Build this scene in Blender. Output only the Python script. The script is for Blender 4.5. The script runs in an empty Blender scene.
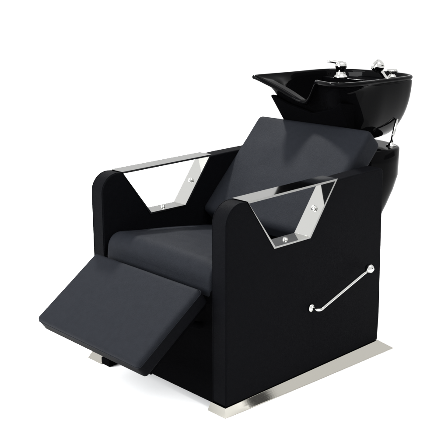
import bpy, bmesh, math, random
from mathutils import Vector, Matrix, noise
random.seed(4)
S = bpy.context.scene
C = S.collection
R = math.radians

# ---------------------------------------------------------------- camera
cam_d = bpy.data.cameras.new('camera')
cam = bpy.data.objects.new('camera', cam_d)
C.objects.link(cam)
cam.location = (1.9789, -1.6226, 1.1866)
cam.rotation_euler = (math.pi/2 - 0.2633, 0, 0.8007)
cam_d.sensor_width = 36.0
cam_d.lens = 873.76/448*36
cam_d.clip_end = 500
S.camera = cam

# ---------------------------------------------------------------- studio light
W = bpy.data.worlds.new('World')
S.world = W
W.use_nodes = True
bg = W.node_tree.nodes['Background']
bg.inputs['Color'].default_value = (1.0, 1.0, 1.0, 1)
bg.inputs['Strength'].default_value = 1.33
# white studio all round, with dark (low right) and grey (behind chair) patches added for reflections in the metal
wn, wl = W.node_tree.nodes, W.node_tree.links
wt = wn.new('ShaderNodeTexCoord'); wsx = wn.new('ShaderNodeSeparateXYZ')
wl.new(wt.outputs['Generated'], wsx.inputs[0])
def wramp(sock, a, b, lo=0.0, hi=1.0):
    m = wn.new('ShaderNodeMapRange'); m.interpolation_type = 'SMOOTHSTEP'
    m.inputs['From Min'].default_value = a; m.inputs['From Max'].default_value = b
    m.inputs['To Min'].default_value = lo; m.inputs['To Max'].default_value = hi
    wl.new(sock, m.inputs['Value']); return m.outputs[0]
def wmul(a, b):
    m = wn.new('ShaderNodeMath'); m.operation = 'MULTIPLY'; wl.new(a, m.inputs[0]); wl.new(b, m.inputs[1]); return m.outputs[0]
wd = wn.new('ShaderNodeVectorMath'); wd.operation = 'DOT_PRODUCT'; wd.inputs[1].default_value = (0.80, 0.60, 0)
wl.new(wt.outputs['Generated'], wd.inputs[0])
mask = wmul(wmul(wramp(wsx.outputs['Z'], 0.03, 0.06), wramp(wsx.outputs['Z'], 0.24, 0.30, 1.0, 0.0)), wramp(wd.outputs['Value'], 0.86, 0.93))
lev = wn.new('ShaderNodeMapRange'); lev.inputs['To Min'].default_value = 1.0; lev.inputs['To Max'].default_value = 0.10
wl.new(mask, lev.inputs['Value'])
wd2 = wn.new('ShaderNodeVectorMath'); wd2.operation = 'DOT_PRODUCT'; wd2.inputs[1].default_value = (-0.72, 0.69, 0)
wl.new(wt.outputs['Generated'], wd2.inputs[0])
mask2 = wmul(wmul(wramp(wsx.outputs['Z'], 0.04, 0.12), wramp(wsx.outputs['Z'], 0.35, 0.60, 1.0, 0.0)), wramp(wd2.outputs['Value'], 0.70, 0.90))
lev2 = wn.new('ShaderNodeMapRange'); lev2.inputs['To Min'].default_value = 1.0; lev2.inputs['To Max'].default_value = 0.58
wl.new(mask2, lev2.inputs['Value'])
wc = wn.new('ShaderNodeCombineColor')
lev12 = wmul(lev.outputs[0], lev2.outputs[0])
for k_ in range(3): wl.new(lev12, wc.inputs[k_])
wl.new(wc.outputs[0], bg.inputs['Color'])

def area(name, loc, target, sx, sy, power, color=(1, 1, 1)):
    l = bpy.data.lights.new(name, 'AREA')
    l.shape = 'RECTANGLE'; l.size = sx; l.size_y = sy
    l.energy = power; l.color = color
    o = bpy.data.objects.new(name, l); C.objects.link(o)
    o.location = loc
    o.rotation_euler = (Vector(target)-Vector(loc)).to_track_quat('-Z', 'Y').to_euler()
    return o
area('key_light', (-1.75, 0.98, 3.05), (0, 0.65, 0.70), 0.20, 0.20, 185)
area('softbox_front', (-1.2, -2.4, 2.8), (0, 0.1, 0.3), 1.8, 1.8, 108, (0.97, 0.985, 1.0))
area('fill_top', (1.3, 0.3, 3.2), (0.5, 0.3, 0.0), 2.0, 2.0, 100)  # unseen overhead fill, added to brighten the floor right of the chair
area('fill_low', (-0.9, -3.2, 1.5), (0, -0.2, 0.1), 2.4, 1.0, 190, (0.97, 0.985, 1.0))  # unseen front fill, added to lift the floor shadow under the footrest

S.view_settings.view_transform = 'Standard'
S.view_settings.look = 'None'
S.view_settings.exposure = 0
S.view_settings.gamma = 1
S.render.engine = 'CYCLES'
S.cycles.max_bounces = 8
S.cycles.glossy_bounces = 5

# ---------------------------------------------------------------- materials
def new_mat(name):
    m = bpy.data.materials.new(name); m.use_nodes = True
    nt = m.node_tree
    return m, nt, nt.nodes['Principled BSDF']

def leather(name, col, rough, spec, bump=0.25, sheen=0.0):
    m, nt, b = new_mat(name)
    N, L = nt.nodes, nt.links
    tc = N.new('ShaderNodeTexCoord')
    vo = N.new('ShaderNodeTexVoronoi'); vo.inputs['Scale'].default_value = 420
    L.new(tc.outputs['Object'], vo.inputs['Vector'])
    n1 = N.new('ShaderNodeTexNoise'); n1.inputs['Scale'].default_value = 9; n1.inputs['Detail'].default_value = 5
    L.new(tc.outputs['Object'], n1.inputs['Vector'])
    n2 = N.new('ShaderNodeTexNoise'); n2.inputs['Scale'].default_value = 160; n2.inputs['Detail'].default_value = 4
    L.new(tc.outputs['Object'], n2.inputs['Vector'])
    ad = N.new('ShaderNodeMath'); ad.operation = 'MULTIPLY_ADD'
    L.new(n2.outputs['Fac'], ad.inputs[0]); ad.inputs[1].default_value = 0.8
    L.new(vo.outputs['Distance'], ad.inputs[2])
    bp = N.new('ShaderNodeBump'); bp.inputs['Strength'].default_value = bump; bp.inputs['Distance'].default_value = 0.0011
    L.new(ad.outputs[0], bp.inputs['Height'])
    bp2 = N.new('ShaderNodeBump'); bp2.inputs['Strength'].default_value = 0.35; bp2.inputs['Distance'].default_value = 0.004
    L.new(n1.outputs['Fac'], bp2.inputs['Height']); L.new(bp.outputs['Normal'], bp2.inputs['Normal'])
    L.new(bp2.outputs['Normal'], b.inputs['Normal'])
    mr = N.new('ShaderNodeMapRange')
    mr.inputs['To Min'].default_value = rough-0.05; mr.inputs['To Max'].default_value = rough+0.05
    L.new(n1.outputs['Fac'], mr.inputs['Value']); L.new(mr.outputs[0], b.inputs['Roughness'])
    n3 = N.new('ShaderNodeTexNoise'); n3.inputs['Scale'].default_value = 60; n3.inputs['Detail'].default_value = 6
    L.new(tc.outputs['Object'], n3.inputs['Vector'])
    cr = N.new('ShaderNodeMapRange'); cr.inputs['From Min'].default_value = 0.3; cr.inputs['From Max'].default_value = 0.7
    cr.inputs['To Min'].default_value = 0.93; cr.inputs['To Max'].default_value = 1.07
    L.new(n3.outputs['Fac'], cr.inputs['Value'])
    sc = N.new('ShaderNodeVectorMath'); sc.operation = 'SCALE'; sc.inputs[0].default_value = col
    L.new(cr.outputs[0], sc.inputs['Scale']); L.new(sc.outputs[0], b.inputs['Base Color'])
    b.inputs['Specular IOR Level'].default_value = spec
    return m
M_pad = leather('leather_cushion', (0.0072, 0.0080, 0.0102), 0.64, 0.034, 0.45)
M_side_shaded = leather('leather_shaded', (0.0022, 0.0023, 0.0029), 0.58, 0.012, 0.5)  # same leather as the cushions, with the sides' shade put into its colour
M_dark = leather('leather_front', (0.001, 0.001, 0.0012), 0.7, 0.005)

def simple(name, col, rough, metal=0, spec=0.5, coat=0):
    m, nt, b = new_mat(name)
    b.inputs['Base Color'].default_value = (*col, 1)
    b.inputs['Metallic'].default_value = metal
    b.inputs['Roughness'].default_value = rough
    b.inputs['Specular IOR Level'].default_value = spec
    N, L = nt.nodes, nt.links
    tc = N.new('ShaderNodeTexCoord'); n = N.new('ShaderNodeTexNoise'); n.inputs['Scale'].default_value = 14
    L.new(tc.outputs['Object'], n.inputs['Vector'])
    mr = N.new('ShaderNodeMapRange'); mr.inputs['To Min'].default_value = max(0.0, rough*0.7); mr.inputs['To Max'].default_value = rough*1.3
    L.new(n.outputs['Fac'], mr.inputs['Value']); L.new(mr.outputs[0], b.inputs['Roughness'])
    return m
M_gloss = simple('gloss_black', (0.0015, 0.0015, 0.0017), 0.05, 0, 0.03)
M_chrome = simple('chrome', (0.50, 0.50, 0.485), 0.06, 1)
M_steel = simple('polished_steel', (0.40, 0.388, 0.35), 0.11, 1)
nt_ = M_steel.node_tree
tc_ = nt_.nodes.new('ShaderNodeTexCoord'); mp_ = nt_.nodes.new('ShaderNodeMapping'); mp_.inputs['Scale'].default_value = (260, 3, 260)
nz_ = nt_.nodes.new('ShaderNodeTexNoise'); nz_.inputs['Scale'].default_value = 3; nz_.inputs['Detail'].default_value = 5
bp_ = nt_.nodes.new('ShaderNodeBump'); bp_.inputs['Strength'].default_value = 0.12; bp_.inputs['Distance'].default_value = 0.0004
nt_.links.new(tc_.outputs['Object'], mp_.inputs['Vector']); nt_.links.new(mp_.outputs['Vector'], nz_.inputs['Vector'])
nt_.links.new(nz_.outputs['Fac'], bp_.inputs['Height']); nt_.links.new(bp_.outputs['Normal'], nt_.nodes['Principled BSDF'].inputs['Normal'])
M_edge = simple('cut_steel_edge', (0.21, 0.21, 0.205), 0.22, 1)
M_blk = simple('black_metal', (0.004, 0.004, 0.004), 0.5, 0, 0.1)
M_floor = simple('white_paper', (0.90, 0.90, 0.90), 0.9, 0, 0.1)

# ---------------------------------------------------------------- helpers
def obj(name, bm, mat, parent=None, bevel=0, seg=3, smooth=True, sub=0, solid=0, angle=35):
    bmesh.ops.recalc_face_normals(bm, faces=bm.faces)
    me = bpy.data.meshes.new(name); bm.to_mesh(me); bm.free()
    me.materials.append(mat)
    o = bpy.data.objects.new(name, me); C.objects.link(o)
    if parent: o.parent = parent
    if smooth:
        for f in me.polygons: f.use_smooth = True
    if solid:
        md = o.modifiers.new('solid', 'SOLIDIFY'); md.thickness = solid; md.offset = 0
    if bevel:
        md = o.modifiers.new('bevel', 'BEVEL'); md.width = bevel; md.segments = seg
        md.limit_method = 'ANGLE'; md.angle_limit = R(angle); md.harden_normals = True
    if sub:
        md = o.modifiers.new('sub', 'SUBSURF'); md.levels = sub; md.render_levels = sub
    return o

def prism(pts, x0, x1):
    """polygon of (y,z) points extruded along x"""
    bm = bmesh.new()
    a = [bm.verts.new((x0, y, z)) for y, z in pts]
    b = [bm.verts.new((x1, y, z)) for y, z in pts]
    n = len(pts)
    bm.faces.new(a); bm.faces.new(b[::-1])
    for i in range(n):
        bm.faces.new((a[i], a[(i+1) % n], b[(i+1) % n], b[i]))
    return bm

def box(bm, x0, x1, y0, y1, z0, z1):
    r = bmesh.ops.create_cube(bm, size=1)
    for v in r['verts']:
        v.co = Vector(((x0+x1)/2+v.co.x*(x1-x0), (y0+y1)/2+v.co.y*(y1-y0), (z0+z1)/2+v.co.z*(z1-z0)))

def tube(bm, pts, rad, n=20, caps=True):
    """swept circle along a polyline; rad may be a list"""
    pts = [Vector(p) for p in pts]
    if not isinstance(rad, (list, tuple)): rad = [rad]*len(pts)
    rings = []; up = None
    for i, p in enumerate(pts):
        d = (pts[min(i+1, len(pts)-1)]-pts[max(i-1, 0)]).normalized()
        if up is None:
            up = d.orthogonal().normalized()
        up = (up-d*up.dot(d)).normalized(); s = d.cross(up)
        rings.append([bm.verts.new(p+(up*math.cos(2*math.pi*k/n)+s*math.sin(2*math.pi*k/n))*rad[i]) for k in range(n)])
    for a, b in zip(rings, rings[1:]):
        for k in range(n):
            bm.faces.new((a[k], a[(k+1) % n], b[(k+1) % n], b[k]))
    if caps:
        bm.faces.new(rings[0][::-1]); bm.faces.new(rings[-1])

def smooth_path(pts, n=8):
    pts = [Vector(p) for p in pts]; out = []
    for i in range(len(pts)-1):
        p0, p1, p2, p3 = pts[max(i-1, 0)], pts[i], pts[i+1], pts[min(i+2, len(pts)-1)]
        for k in range(n):
            t = k/n
            out.append(0.5*((2*p1)+(p2-p0)*t+(2*p0-5*p1+4*p2-p3)*t*t+(3*p1-p0-3*p2+p3)*t**3))
    out.append(pts[-1]); return out

def lathe(bm, prof, loc, axis=(0, 0, 1), n=32):
    """prof: (radius, height) along axis"""
    q = Vector((0, 0, 1)).rotation_difference(Vector(axis).normalized()); loc = Vector(loc)
    rings = []
    for r, h in prof:
        rings.append([bm.verts.new(loc+q @ Vector((max(r, 1e-5)*math.cos(2*math.pi*k/n), max(r, 1e-5)*math.sin(2*math.pi*k/n), h))) for k in range(n)])
    for a, b in zip(rings, rings[1:]):
        for k in range(n):
            bm.faces.new((a[k], a[(k+1) % n], b[(k+1) % n], b[k]))
    bm.faces.new(rings[0][::-1]); bm.faces.new(rings[-1])

def sgp(v, p): return math.copysign(abs(v)**p, v)

def cushion(M, sx, sy, sz, crown=0.0, e=0.16, n=56, seed=0, wr=0.0012, ex=None, fold=0.0):
    """rounded upholstered pad, half sizes sx sy sz, placed by matrix M; the top face is crowned"""
    bm = bmesh.new()
    r = bmesh.ops.create_cube(bm, size=2)
    bmesh.ops.subdivide_edges(bm, edges=bm.edges[:], cuts=n-1, use_grid_fill=True)
    rad = e
    for v in bm.verts:
        c = v.co.copy()
        # rounded box with corner radius `rad`
        h = Vector((sx, sy, sz)); p = Vector((c.x*sx, c.y*sy, c.z*sz))
        rx = ex or rad
        inner = Vector((max(-h.x+rx, min(h.x-rx, p.x)), max(-h.y+rad, min(h.y-rad, p.y)), max(-h.z+rad, min(h.z-rad, p.z))))
        d = p-inner
        if d.length > 1e-9:
            dn = Vector((d.x/rx, d.y/rad, d.z/rad)).normalized(); p = inner+Vector((dn.x*rx, dn.y*rad, dn.z*rad))
        u, w = p.x/sx, p.y/sy
        k = max(0, 1-u*u)**0.6*max(0, 1-w*w)**0.6
        if p.z > 0: p.z += crown*k*(p.z/sz)
        nv = Vector((p.x*7, p.y*7, p.z*7+seed*9.1))
        wv = noise.noise(nv)+0.5*noise.noise(nv*2.3)
        p += Vector((0, 0, 1))*wv*wr*2*(0.4+k)
        if fold:   # soft puckers over the front roll
            q = Vector((p.x*16, p.y*3.5, seed))
            fr_ = max(0, min(1, (-w-0.25)/0.5))
            p += Vector((0, -0.3, 1))*fold*fr_*(0.5-abs(noise.noise(q)))*(1 if p.z > 0 else 0.5)
        v.co = M @ p
    return bm

def root(name, label, cat, loc):
    o = bpy.data.objects.new(name, None); C.objects.link(o); o.location = loc
    o['label'] = label; o['category'] = cat
    return o

# ---------------------------------------------------------------- setting
FZ = -0.0275
bm = bmesh.new()
v = [bm.verts.new((x, y, FZ)) for x, y in ((-150, -150), (150, -150), (150, 150), (-150, 150))]
bm.faces.new(v)
fl = obj('floor', bm, M_floor, smooth=False); fl['kind'] = 'structure'

# ---------------------------------------------------------------- the chair
chair = root('shampoo_chair', 'black leather salon shampoo chair with raised footrest, chrome arm frames and black backwash basin', 'salon chair', (0, 0, 0))
P = chair
HW, T, D = 0.315, 0.059, 0.72
Z0 = 0.004
C1, C2, CZ = 0.086, 0.474, 0.606      # opening top ends
B1, B2, BZ = 0.198, 0.357, 0.450       # opening bottom ends

def arm_profile():
    pts = [(0, Z0)]
    rad = 0.062; cy, cz = 0.062, 0.548
    for i in range(0, 15):
        a = math.pi - (math.pi/2)*i/14
        pts.append((cy+rad*math.cos(a), cz+rad*0.98*math.sin(a)-0.0))
    pts += [(C1, CZ), (B1, BZ), (B2, BZ), (C2, 0.611), (0.55, 0.614), (D-0.006, 0.617), (D+0.003, 0.606), (D+0.020, 0.10), (D+0.016, Z0)]
    return pts

def plate_along(bm, a, b, x0, x1, th):
    """flat strip between (y,z) points a and b, thickness th to the left of a->b"""
    a = Vector(a); b = Vector(b); d = (b-a).normalized(); nrm = Vector((-d.y, d.x))*th
    q = [a, b, b+nrm, a+nrm]
    A = [bm.verts.new((x0, p.x, p.y)) for p in q]; B = [bm.verts.new((x1, p.x, p.y)) for p in q]
    bm.faces.new(A); bm.faces.new(B[::-1])
    for i in range(4): bm.faces.new((A[i], A[(i+1) % 4], B[(i+1) % 4], B[i]))

def ring_prism(outer, inner, x0, x1):
    bm = bmesh.new(); n = len(outer)
    vs = {}
    for k, (pl, x) in enumerate(((outer, x0), (inner, x0), (outer, x1), (inner, x1))):
        vs[k] = [bm.verts.new((x, y, z)) for y, z in pl]
    for i in range(n):
        j = (i+1) % n
        bm.faces.new((vs[0][i], vs[0][j], vs[1][j], vs[1][i]))
        bm.faces.new((vs[2][i], vs[3][i], vs[3][j], vs[2][j]))
        bm.faces.new((vs[0][i], vs[2][i], vs[2][j], vs[0][j]))
        bm.faces.new((vs[1][i], vs[1][j], vs[3][j], vs[3][i]))
    return bm

for s in (1, -1):
    xa, xb = sorted((s*HW, s*(HW-T)))
    panel = obj('side_panel', prism(arm_profile(), xa, xb), M_side_shaded, P, bevel=0.005, seg=4, angle=30)
    outer = [(C1-0.006, CZ+0.003), (C2+0.008, CZ+0.0085), (B2+0.001, BZ-0.0015), (B1-0.001, BZ-0.0015)]
    outer = [(C1-0.004, CZ+0.004), (C2+0.008, 0.6165), (B2+0.002, BZ-0.002), (B1-0.002, BZ-0.002)]
    inner = [(C1+0.001, CZ-0.0025), (C2-0.004, 0.610), (B2-0.0025, BZ+0.0035), (B1+0.0025, BZ+0.0035)]
    fr = obj('armrest_frame', ring_prism(outer, inner, xa-0.0018, xb+0.0018), M_chrome, P, bevel=0.0007, seg=2)
    fr.data.materials.append(M_edge)
    for f_ in fr.data.polygons:
        if abs(f_.normal.x) > 0.9: f_.material_index = 1
    # bolts on the rear slant and the bottom plate
    xm = (xa+xb)/2
    for (y, z), ax in ((((C2+B2)/2-0.010, (0.606+BZ)/2+0.003), (0, -0.80, 0.60)), (((B1+B2)/2, BZ+0.006), (0, 0, 1))):
        bm = bmesh.new()
        lathe(bm, [(0.0085, -0.004), (0.0085, 0.0008), (0.0068, 0.0010), (0.0068, 0.0035), (0.0058, 0.0048), (0.0030, 0.0052), (0.0028, 0.0030), (0.0005, 0.0030)], (xm, y, z), ax, 24)
        obj('bolt', bm, M_chrome, fr, smooth=True)
    prof = arm_profile()[:17]
    for xe, dx in ((xa, 1), (xb, -1)):
        bm = bmesh.new()
        cen_ = Vector((0.2, 0.3))
        pts_ = []
        for y, z in prof:
            pts_.append((xe+dx*0.0035, y+(0.0004 if y < 0.02 else 0), z-(0.0004 if z > 0.58 else 0)))
        tube(bm, pts_, 0.0016, 8)
        obj('piping', bm, M_side_shaded, panel)
    # skid plate: sloping flange round the foot of the panel
    bm = bmesh.new()
    NS = 24; rows = []
    xi = HW-T
    for k in range(NS+1):
        f = k/NS
        y = -0.004+f*(D+0.022)
        yo = -0.008+f*(D+0.062)
        xo = HW+0.0045+(0.041-0.0045)*f**0.85
        if s < 0: yo -= 0.030*(1-f); y -= 0.008*(1-f)
        u_ = max(0, 1-abs(f-0.17)/0.11); lift = 0.0012*u_*u_*(3-2*u_)
        wav = 0.0006*math.sin(f*9.0)
        rows.append([bm.verts.new(v_) for v_ in ((s*(xi-0.012), yo, FZ+0.0005), (s*(xi-0.012), yo, FZ+0.0028), (s*(xi-0.002), y, Z0-0.001), (s*(HW+0.001), y, Z0-0.001), (s*(HW+0.001+(xo-HW-0.001)*0.62), y+(yo-y)*0.62, (Z0-0.001)*0.38+(FZ+0.0028)*0.62+lift), (s*xo, yo, FZ+0.0028+wav), (s*xo, yo, FZ+0.0005))])
    for a_, b_ in zip(rows, rows[1:]):
        for q in range(7): bm.faces.new((a_[q], a_[(q+1) % 7], b_[(q+1) % 7], b_[q]))
    bm.faces.new(rows[0]); bm.faces.new(rows[-1][::-1])
    obj('base_plate', bm, M_steel, P, bevel=0.0007, seg=2, angle=18)

bm = bmesh.new(); box(bm, -0.250, -0.205, -0.034, 0.004, FZ+0.0005, -0.002)
obj('levelling_foot', bm, M_dark, P, bevel=0.004)
IX = HW-T
# front panel, rear panel, under-tray
bm = bmesh.new(); box(bm, -IX+0.001, IX-0.001, 0.006, 0.03, -0.006, 0.345)
obj('front_panel', bm, M_dark, P, bevel=0.003)
bm = bmesh.new(); box(bm, -IX+0.001, IX-0.001, D-0.035, D-0.006, 0.0, 0.60)
obj('rear_panel', bm, M_side_shaded, P, bevel=0.003)
bm = bmesh.new(); box(bm, -IX+0.002, IX-0.002, 0.031, D-0.036, 0.01, 0.33)
obj('seat_base', bm, M_dark, P, bevel=0.003)

# seat cushion
SX = IX-0.004
Ms = Matrix.Translation((0, 0.250, 0.333)) @ Matrix.Rotation(R(-7.5), 4, 'X')
seat = obj('seat', cushion(Ms, SX, 0.25, 0.057, crown=0.016, e=0.045, ex=0.016, n=90, seed=1, wr=0.0016, fold=0.0050), M_pad, P)

# backrest: front face runs through (y .43,z .43) to (y .735,z .74)
a = Vector((0, 0.435, 0.425)); b = Vector((0, 0.733, 0.736))
L = (b-a).length; ang = math.atan2(b.z-a.z, b.y-a.y)
th = 0.045
cen = (a+b)/2 + Vector((0, math.sin(ang), -math.cos(ang)))*th
Mb = Matrix.Translation(cen) @ Matrix.Rotation(ang, 4, 'X')
back = obj('backrest', cushion(Matrix.Translation((-0.005, 0, 0)) @ Mb, 0.257, L/2, th, crown=0.006, e=0.020, n=60, seed=3, wr=0.0012), M_pad, P)
bm = bmesh.new()
Mp = Matrix.Translation(cen+Vector((0, math.sin(ang), -math.cos(ang)))*(th+0.012)) @ Matrix.Rotation(ang, 4, 'X')
box(bm, -0.22, 0.22, -L/2+0.02, L/2-0.03, -0.012, 0.012)
bm.transform(Mp)
obj('backrest_board', bm, M_dark, P, bevel=0.004)

# legrest
a = Vector((0, -0.269, 0.204)); b = Vector((0, -0.044, 0.361))
L2 = (b-a).length; ang2 = math.atan2(b.z-a.z, b.y-a.y)
th2 = 0.030
cen2 = (a+b)/2 + Vector((0, math.sin(ang2), -math.cos(ang2)))*th2
Ml = Matrix.Translation(cen2) @ Matrix.Rotation(ang2, 4, 'X')
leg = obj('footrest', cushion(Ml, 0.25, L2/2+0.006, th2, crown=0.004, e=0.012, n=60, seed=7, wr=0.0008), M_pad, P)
leg.data.materials.append(M_side_shaded)
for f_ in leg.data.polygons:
    if (Ml.inverted() @ f_.center).z < th2-0.0125: f_.material_index = 1  # faces below the seam take the darkened leather, standing in for shade
# stitched seam round the footrest pad
bm = bmesh.new()
zz = th2-0.013; hx, hy, rr = 0.2505, L2/2+0.0065, 0.012
loop = []
for cx, cy, a0 in ((hx-rr, hy-rr, 0), (-hx+rr, hy-rr, 90), (-hx+rr, -hy+rr, 180), (hx-rr, -hy+rr, 270)):
    for k in range(7):
        t_ = R(a0+15*k); loop.append((cx+rr*math.cos(t_), cy+rr*math.sin(t_), zz))
loop.append(loop[0])
tube(bm, [Ml @ Vector(p) for p in loop], 0.0011, 8, False)
obj('piping', bm, M_pad, leg)
bm = bmesh.new()
for k in range(3):
    q0 = Ml @ Vector((hx-0.003-0.004*k, hy-0.001, zz+0.004+0.0025*k)); q1 = Ml @ Vector((hx-0.001-0.003*k, hy-0.010, zz+0.002+0.0045*k))
    tube(bm, [q0, (q0+q1)/2+Vector((0.0015, 0, 0.0015)), q1], [0.0005, 0.0009, 0.0005], 8)
obj('corner_stitch', bm, M_pad, leg)
bm = bmesh.new(); box(bm, -0.235, 0.235, -L2/2+0.015, L2/2, -0.010, 0.010)
bm.transform(Ml @ Matrix.Translation((0, 0, -th2-0.008)))
obj('footrest_board', bm, M_dark, leg, bevel=0.003)
# hinge arms carrying the footrest
for s in (1, -1):
    bm = bmesh.new()
    tube(bm, [(s*0.20, -0.09, 0.265), (s*0.20, 0.0, 0.23), (s*0.20, 0.03, 0.22)], 0.010, 12)
    obj('footrest_hinge', bm, M_dark, P)

# release lever
lev = None
bm = bmesh.new()
lathe(bm, [(0.0135, 0), (0.0135, 0.003), (0.011, 0.006), (0.006, 0.008), (0.006, 0.010)], (HW+0.0005, 0.372, 0.217), (1, 0, 0), 28)
disc = obj('lever_socket', bm, M_chrome, P)
bm = bmesh.new()
X2 = HW+0.030
pth = [(HW+0.008, 0.372, 0.217), (X2-0.012, 0.373, 0.2165), (X2-0.004, 0.377, 0.216), (X2, 0.388, 0.217), (X2, 0.41, 0.2245), (X2, 0.618, 0.291)]
tube(bm, smooth_path(pth, 5), 0.0050, 18)
rod = obj('release_lever', bm, M_chrome, P)
bm = bmesh.new()
lathe(bm, [(0.004, -0.016), (0.0075, -0.015), (0.010, -0.011), (0.0145, -0.006), (0.0155, 0.0), (0.0145, 0.007), (0.010, 0.012), (0.001, 0.0145)], (X2, 0.629, 0.2955), (0, 0.17, 0.054), 28)
obj('knob', bm, M_chrome, rod)

# ---------------------------------------------------------------- rear shroud
def loft(levels, cap0=True, cap1=True):
    bm = bmesh.new(); rings = [[bm.verts.new(p) for p in lv] for lv in levels]
    n = len(rings[0])
    for a, b in zip(rings, rings[1:]):
        for k in range(n): bm.faces.new((a[k], a[(k+1) % n], b[(k+1) % n], b[k]))
    if cap0: bm.faces.new(rings[0][::-1])
    if cap1: bm.faces.new(rings[-1])
    return bm
def shroud_ring(z, sy, sx, n=64, inset=0.0):
    out = []
    for k in range(n):
        t = 2*math.pi*k/n
        c, s_ = math.cos(t), math.sin(t)
        x = sgp(c, 0.88)*(0.241-inset)*sx
        y = (D+0.022)+(0.139)*sy+sgp(s_, 0.88)*(0.139*sy-inset)
        out.append((x, y, z))
    return out
lv = [shroud_ring(0.648, 1, 1, inset=0.012), shroud_ring(0.648, 1, 1, inset=0.004), shroud_ring(0.644, 1, 1), shroud_ring(0.60, 1.0, 1.0), shroud_ring(0.55, 1.0, 1.0), shroud_ring(0.50, 0.93, .97),
      shroud_ring(0.45, 0.82, .93), shroud_ring(0.40, 0.68, .89), shroud_ring(0.33, 0.52, .84), shroud_ring(0.25, 0.40, .78), shroud_ring(0.15, 0.34, .76), shroud_ring(0.02, 0.24, .7), shroud_ring(FZ+0.001, 0.23, .7)]
shroud = obj('rear_column', loft(lv), M_gloss, P)
# neck linking the column to the basin
lv = []
for z, r1, r2 in ((0.640, .11, .10), (0.66, .10, .09), (0.69, .085, .08), (0.70, .08, .08)):
    lv.append([(r1*math.cos(2*math.pi*k/40), 0.90+r2*math.sin(2*math.pi*k/40), z) for k in range(40)])
obj('basin_mount', loft(lv), M_gloss, P)

# ---------------------------------------------------------------- basin
RZ = 0.887
def rim(n=128):
    ctl = [(-0.035, 0.706), (0.025, 0.690), (0.095, 0.648), (0.175, 0.638), (0.207, 0.72), (0.207, 0.84), (0.205, 0.98), (0.185, 1.055), (0.11, 1.10), (0.0, 1.11),
           (-0.11, 1.10), (-0.185, 1.055), (-0.205, 0.98), (-0.207, 0.84), (-0.213, 0.72), (-0.212, 0.645), (-0.175, 0.648), (-0.105, 0.684)]
    m = len(ctl); out = []
    per = n//m+1
    for i in range(m):
        p0, p1, p2, p3 = [Vector(ctl[(i+j-1) % m]) for j in range(4)]
        for k in range(per):
            t = k/per
            out.append(0.5*((2*p1)+(p2-p0)*t+(2*p0-5*p1+4*p2-p3)*t*t+(3*p1-p0-3*p2+p3)*t**3))
    return out
RIM = rim()
def dip(p):
    if p.y > 0.80: return 0.0
    f = max(0, min(1, (0.80-p.y)/0.06)); f = f*f*(3-2*f)
    px = p.x+0.035
    w = 0.160 if px < 0 else 0.095
    u = min(1, (math.sqrt(px*px+0.018**2)-0.018)/(w-0.012))
    return 0.078*f*(1-u)**1.15 if px < 0 else 0.078*f*(0.5+0.5*math.cos(math.pi*u))
def basin_level(t, inset=0.0, floor_z=0.668):
    """t 0 rim .. 1 base"""
    out = []
    for p in RIM:
        c = Vector((0, 0.89)); d = p-c
        # front corners flare like a beak, sides and back stay upright and round in low
        fr = max(0, min(1, (0.86-p.y)/0.2)); fr = fr*fr*(3-2*fr)
        e_side = 1-math.sqrt(max(0, 1-t**2.05)) if t < 1 else 1
        e_fr = t**0.42
        g = e_side*(1-fr)+e_fr*fr
        base = Vector((d.x*0.57, d.y*0.50))
        q = c+d*(1-g)+base*g
        if inset:
            dd = (q-c); q = c+dd*(1-inset/dd.length)
        z = (RZ-dip(p))*(1-t)+floor_z*t
        out.append((q.x, q.y, z))
    return out
LIPH = 0.013
def drop(lv, dz, ins=0.0):
    out = []
    for (x, y, z) in lv:
        d = Vector((x, y-0.89)); q = d*(1-ins/d.length); out.append((q.x, q.y+0.89, z-dz))
    return out
outer_l = [drop(basin_level(t), LIPH*(1-t)) for t in (1, .985, .96, .92, .86, .78, .70, .6, .5, .4, .3, .2, .12, .06, .03, .015)]
_r = basin_level(0)
outer_l += [drop(_r, LIPH*1.0, 0.006), drop(_r, LIPH*0.95, 0.002), drop(_r, LIPH*0.7, -0.0008), drop(_r, LIPH*0.4, -0.0012)]
# rim lip: rounded
def off(lv, inset, dz): 
    out = []
    for (x, y, z) in lv:
        d = Vector((x, y-0.89)); q = d*(1-inset/d.length); out.append((q.x, q.y+0.89, z+dz))
    return out
r0 = basin_level(0)
lip = [off(r0, -0.001, -0.003), off(r0, 0.0008, 0.0), off(r0, 0.004, 0.0018), off(r0, 0.010, 0.0018), off(r0, 0.013, 0.0), off(r0, 0.0145, -0.004)]
inner_l = [basin_level(t, 0.016, 0.69) for t in (.08, .15, .25, .35, .45, .55, .65, .75, .85, .92, .97, 1)]
basin = obj('basin', loft(outer_l+lip+inner_l), M_gloss, P)
bm = bmesh.new()
lathe(bm, [(0.022, 0), (0.022, 0.002), (0.016, 0.003), (0.012, 0.0015), (0.002, 0.0015)], (0, 0.88, 0.6905), (0, 0, 1), 32)
obj('drain', bm, M_chrome, basin)
# faucet deck at the back of the bowl
bm = bmesh.new()
lvd = []
for z, sc in ((0.80, 0.9), (0.855, 0.97), (0.862, 0.955)):
    ring_ = []
    for p in RIM:
        x, y = p.x*0.93*sc if False else p.x*0.92, p.y
        if y < 1.0: continue
        ring_.append((x, 0.99+(y-0.99)*0.88, z))
    lvd.append(ring_)
bm.free()
deck = obj('faucet_deck', loft(lvd), M_gloss, basin, bevel=0.003)

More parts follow.
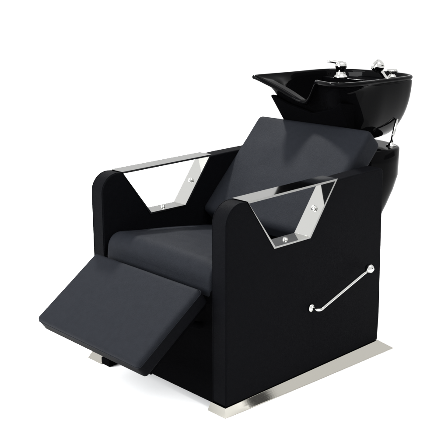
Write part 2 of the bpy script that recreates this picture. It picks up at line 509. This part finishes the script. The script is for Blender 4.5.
# cradle: black winged bracket below the neck cut-out
top_c = [(-.14, .90, .79), (-.155, .78, .805), (-.155, .685, .819), (-.10, .715, .79), (0, .73, .765), (.10, .715, .79), (.155, .685, .819), (.155, .78, .805), (.14, .90, .79)]
bot_c = [(-.11, .90, .69), (-.13, .84, .69), (-.145, .755, .715), (-.09, .755, .70), (0, .75, .70), (.09, .755, .70), (.145, .755, .715), (.13, .84, .69), (.11, .90, .69)]
bm = bmesh.new()
A = [bm.verts.new(p) for p in top_c]; B = [bm.verts.new(p) for p in bot_c]
for i in range(len(A)-1): bm.faces.new((A[i], A[i+1], B[i+1], B[i]))
obj('basin_bracket', bm, M_dark, P, solid=0.010, bevel=0.002)

# ---------------------------------------------------------------- fittings on the basin
def fz(px, py, pz): return Vector((px, py, pz))
mx = Vector((-0.04, 0.93, 0.872))
bm = bmesh.new()
lathe(bm, [(0.018, -0.004), (0.018, 0.003), (0.014, 0.006), (0.0125, 0.008), (0.0125, 0.020), (0.0140, 0.024), (0.0155, 0.027), (0.016, 0.034), (0.013, 0.040), (0.002, 0.043)], (0, 0, 0), (0, 0, 1), 32)
bm.transform(Matrix.Translation(mx) @ Matrix.Scale(1.35, 4) @ Matrix.Translation((0, 0, 0.001)))
mixer = obj('mixer_tap', bm, M_chrome, basin)
bm = bmesh.new()
tube(bm, [mx+Vector(v_)*1.35 for v_ in ((0.0, 0, 0.036), (-0.012, -0.008, 0.041), (-0.024, -0.018, 0.043), (-0.030, -0.024, 0.0425))], [0.007, 0.006, 0.0045, 0.003], 14)
obj('tap_lever', bm, M_chrome, mixer)

# ---- hand shower parked in its holder
sh = Vector((0.128, 0.985, 0.866))
bm = bmesh.new()
lathe(bm, [(0.012, -0.006), (0.012, 0.004), (0.010, 0.008), (0.010, 0.014)], sh, (0, 0, 1), 28)
hold = obj('shower_holder', bm, M_chrome, basin)
hd = Vector((0.098, 0.965, 0.917))
bm = bmesh.new()
tube(bm, smooth_path([sh+Vector((0.004, 0.002, 0.0)), sh+(hd-sh)*0.45, hd], 6), [0.0085]*7+[0.0095]*5+[0.012], 18)
handle = obj('shower_handle', bm, M_chrome, basin)
bm = bmesh.new()
lathe(bm, [(0.010, -0.021), (0.017, -0.017), (0.022, -0.009), (0.0235, 0.0), (0.0225, 0.009), (0.019, 0.0145), (0.015, 0.016), (0.013, 0.0135), (0.001, 0.0135)], hd+Vector((0, 0, 0.002)), (-0.35, -0.55, 0.5), 32)
obj('shower_head', bm, M_chrome, handle)

# ---- diverter knob with ribbed cap
kn = Vector((0.118, 1.025, 0.878))
bm = bmesh.new()
lathe(bm, [(0.016, -0.004), (0.016, 0.004), (0.010, 0.008), (0.009, 0.014), (0.013, 0.017)], kn, (0, 0, 1), 28)
valve = obj('water_valve', bm, M_chrome, basin)
bm = bmesh.new()
n = 40
def rr_(k, r): return r*(1+0.06*math.cos(k*8*2*math.pi/n))
lvk = []
for r, h in ((0.012, 0.016), (0.0185, 0.018), (0.019, 0.025), (0.016, 0.028), (0.002, 0.029)):
    lvk.append([(kn.x+rr_(k, r)*math.cos(2*math.pi*k/n), kn.y+rr_(k, r)*math.sin(2*math.pi*k/n), kn.z+h) for k in range(n)])
obj('valve_knob', loft(lvk), M_chrome, valve)

# chrome strut from column top to basin
bm = bmesh.new()
tube(bm, [(0.195, 0.930, 0.650), (0.190, 0.965, 0.740)], 0.0058, 16)
strut = obj('support_rod', bm, M_chrome, P)
bm = bmesh.new()
lathe(bm, [(0.017, 0), (0.017, 0.003), (0.010, 0.006), (0.008, 0.012), (0.005, 0.014)], (0.195, 0.930, 0.648), (0, 0, 1), 28)
obj('rod_foot', bm, M_chrome, strut)
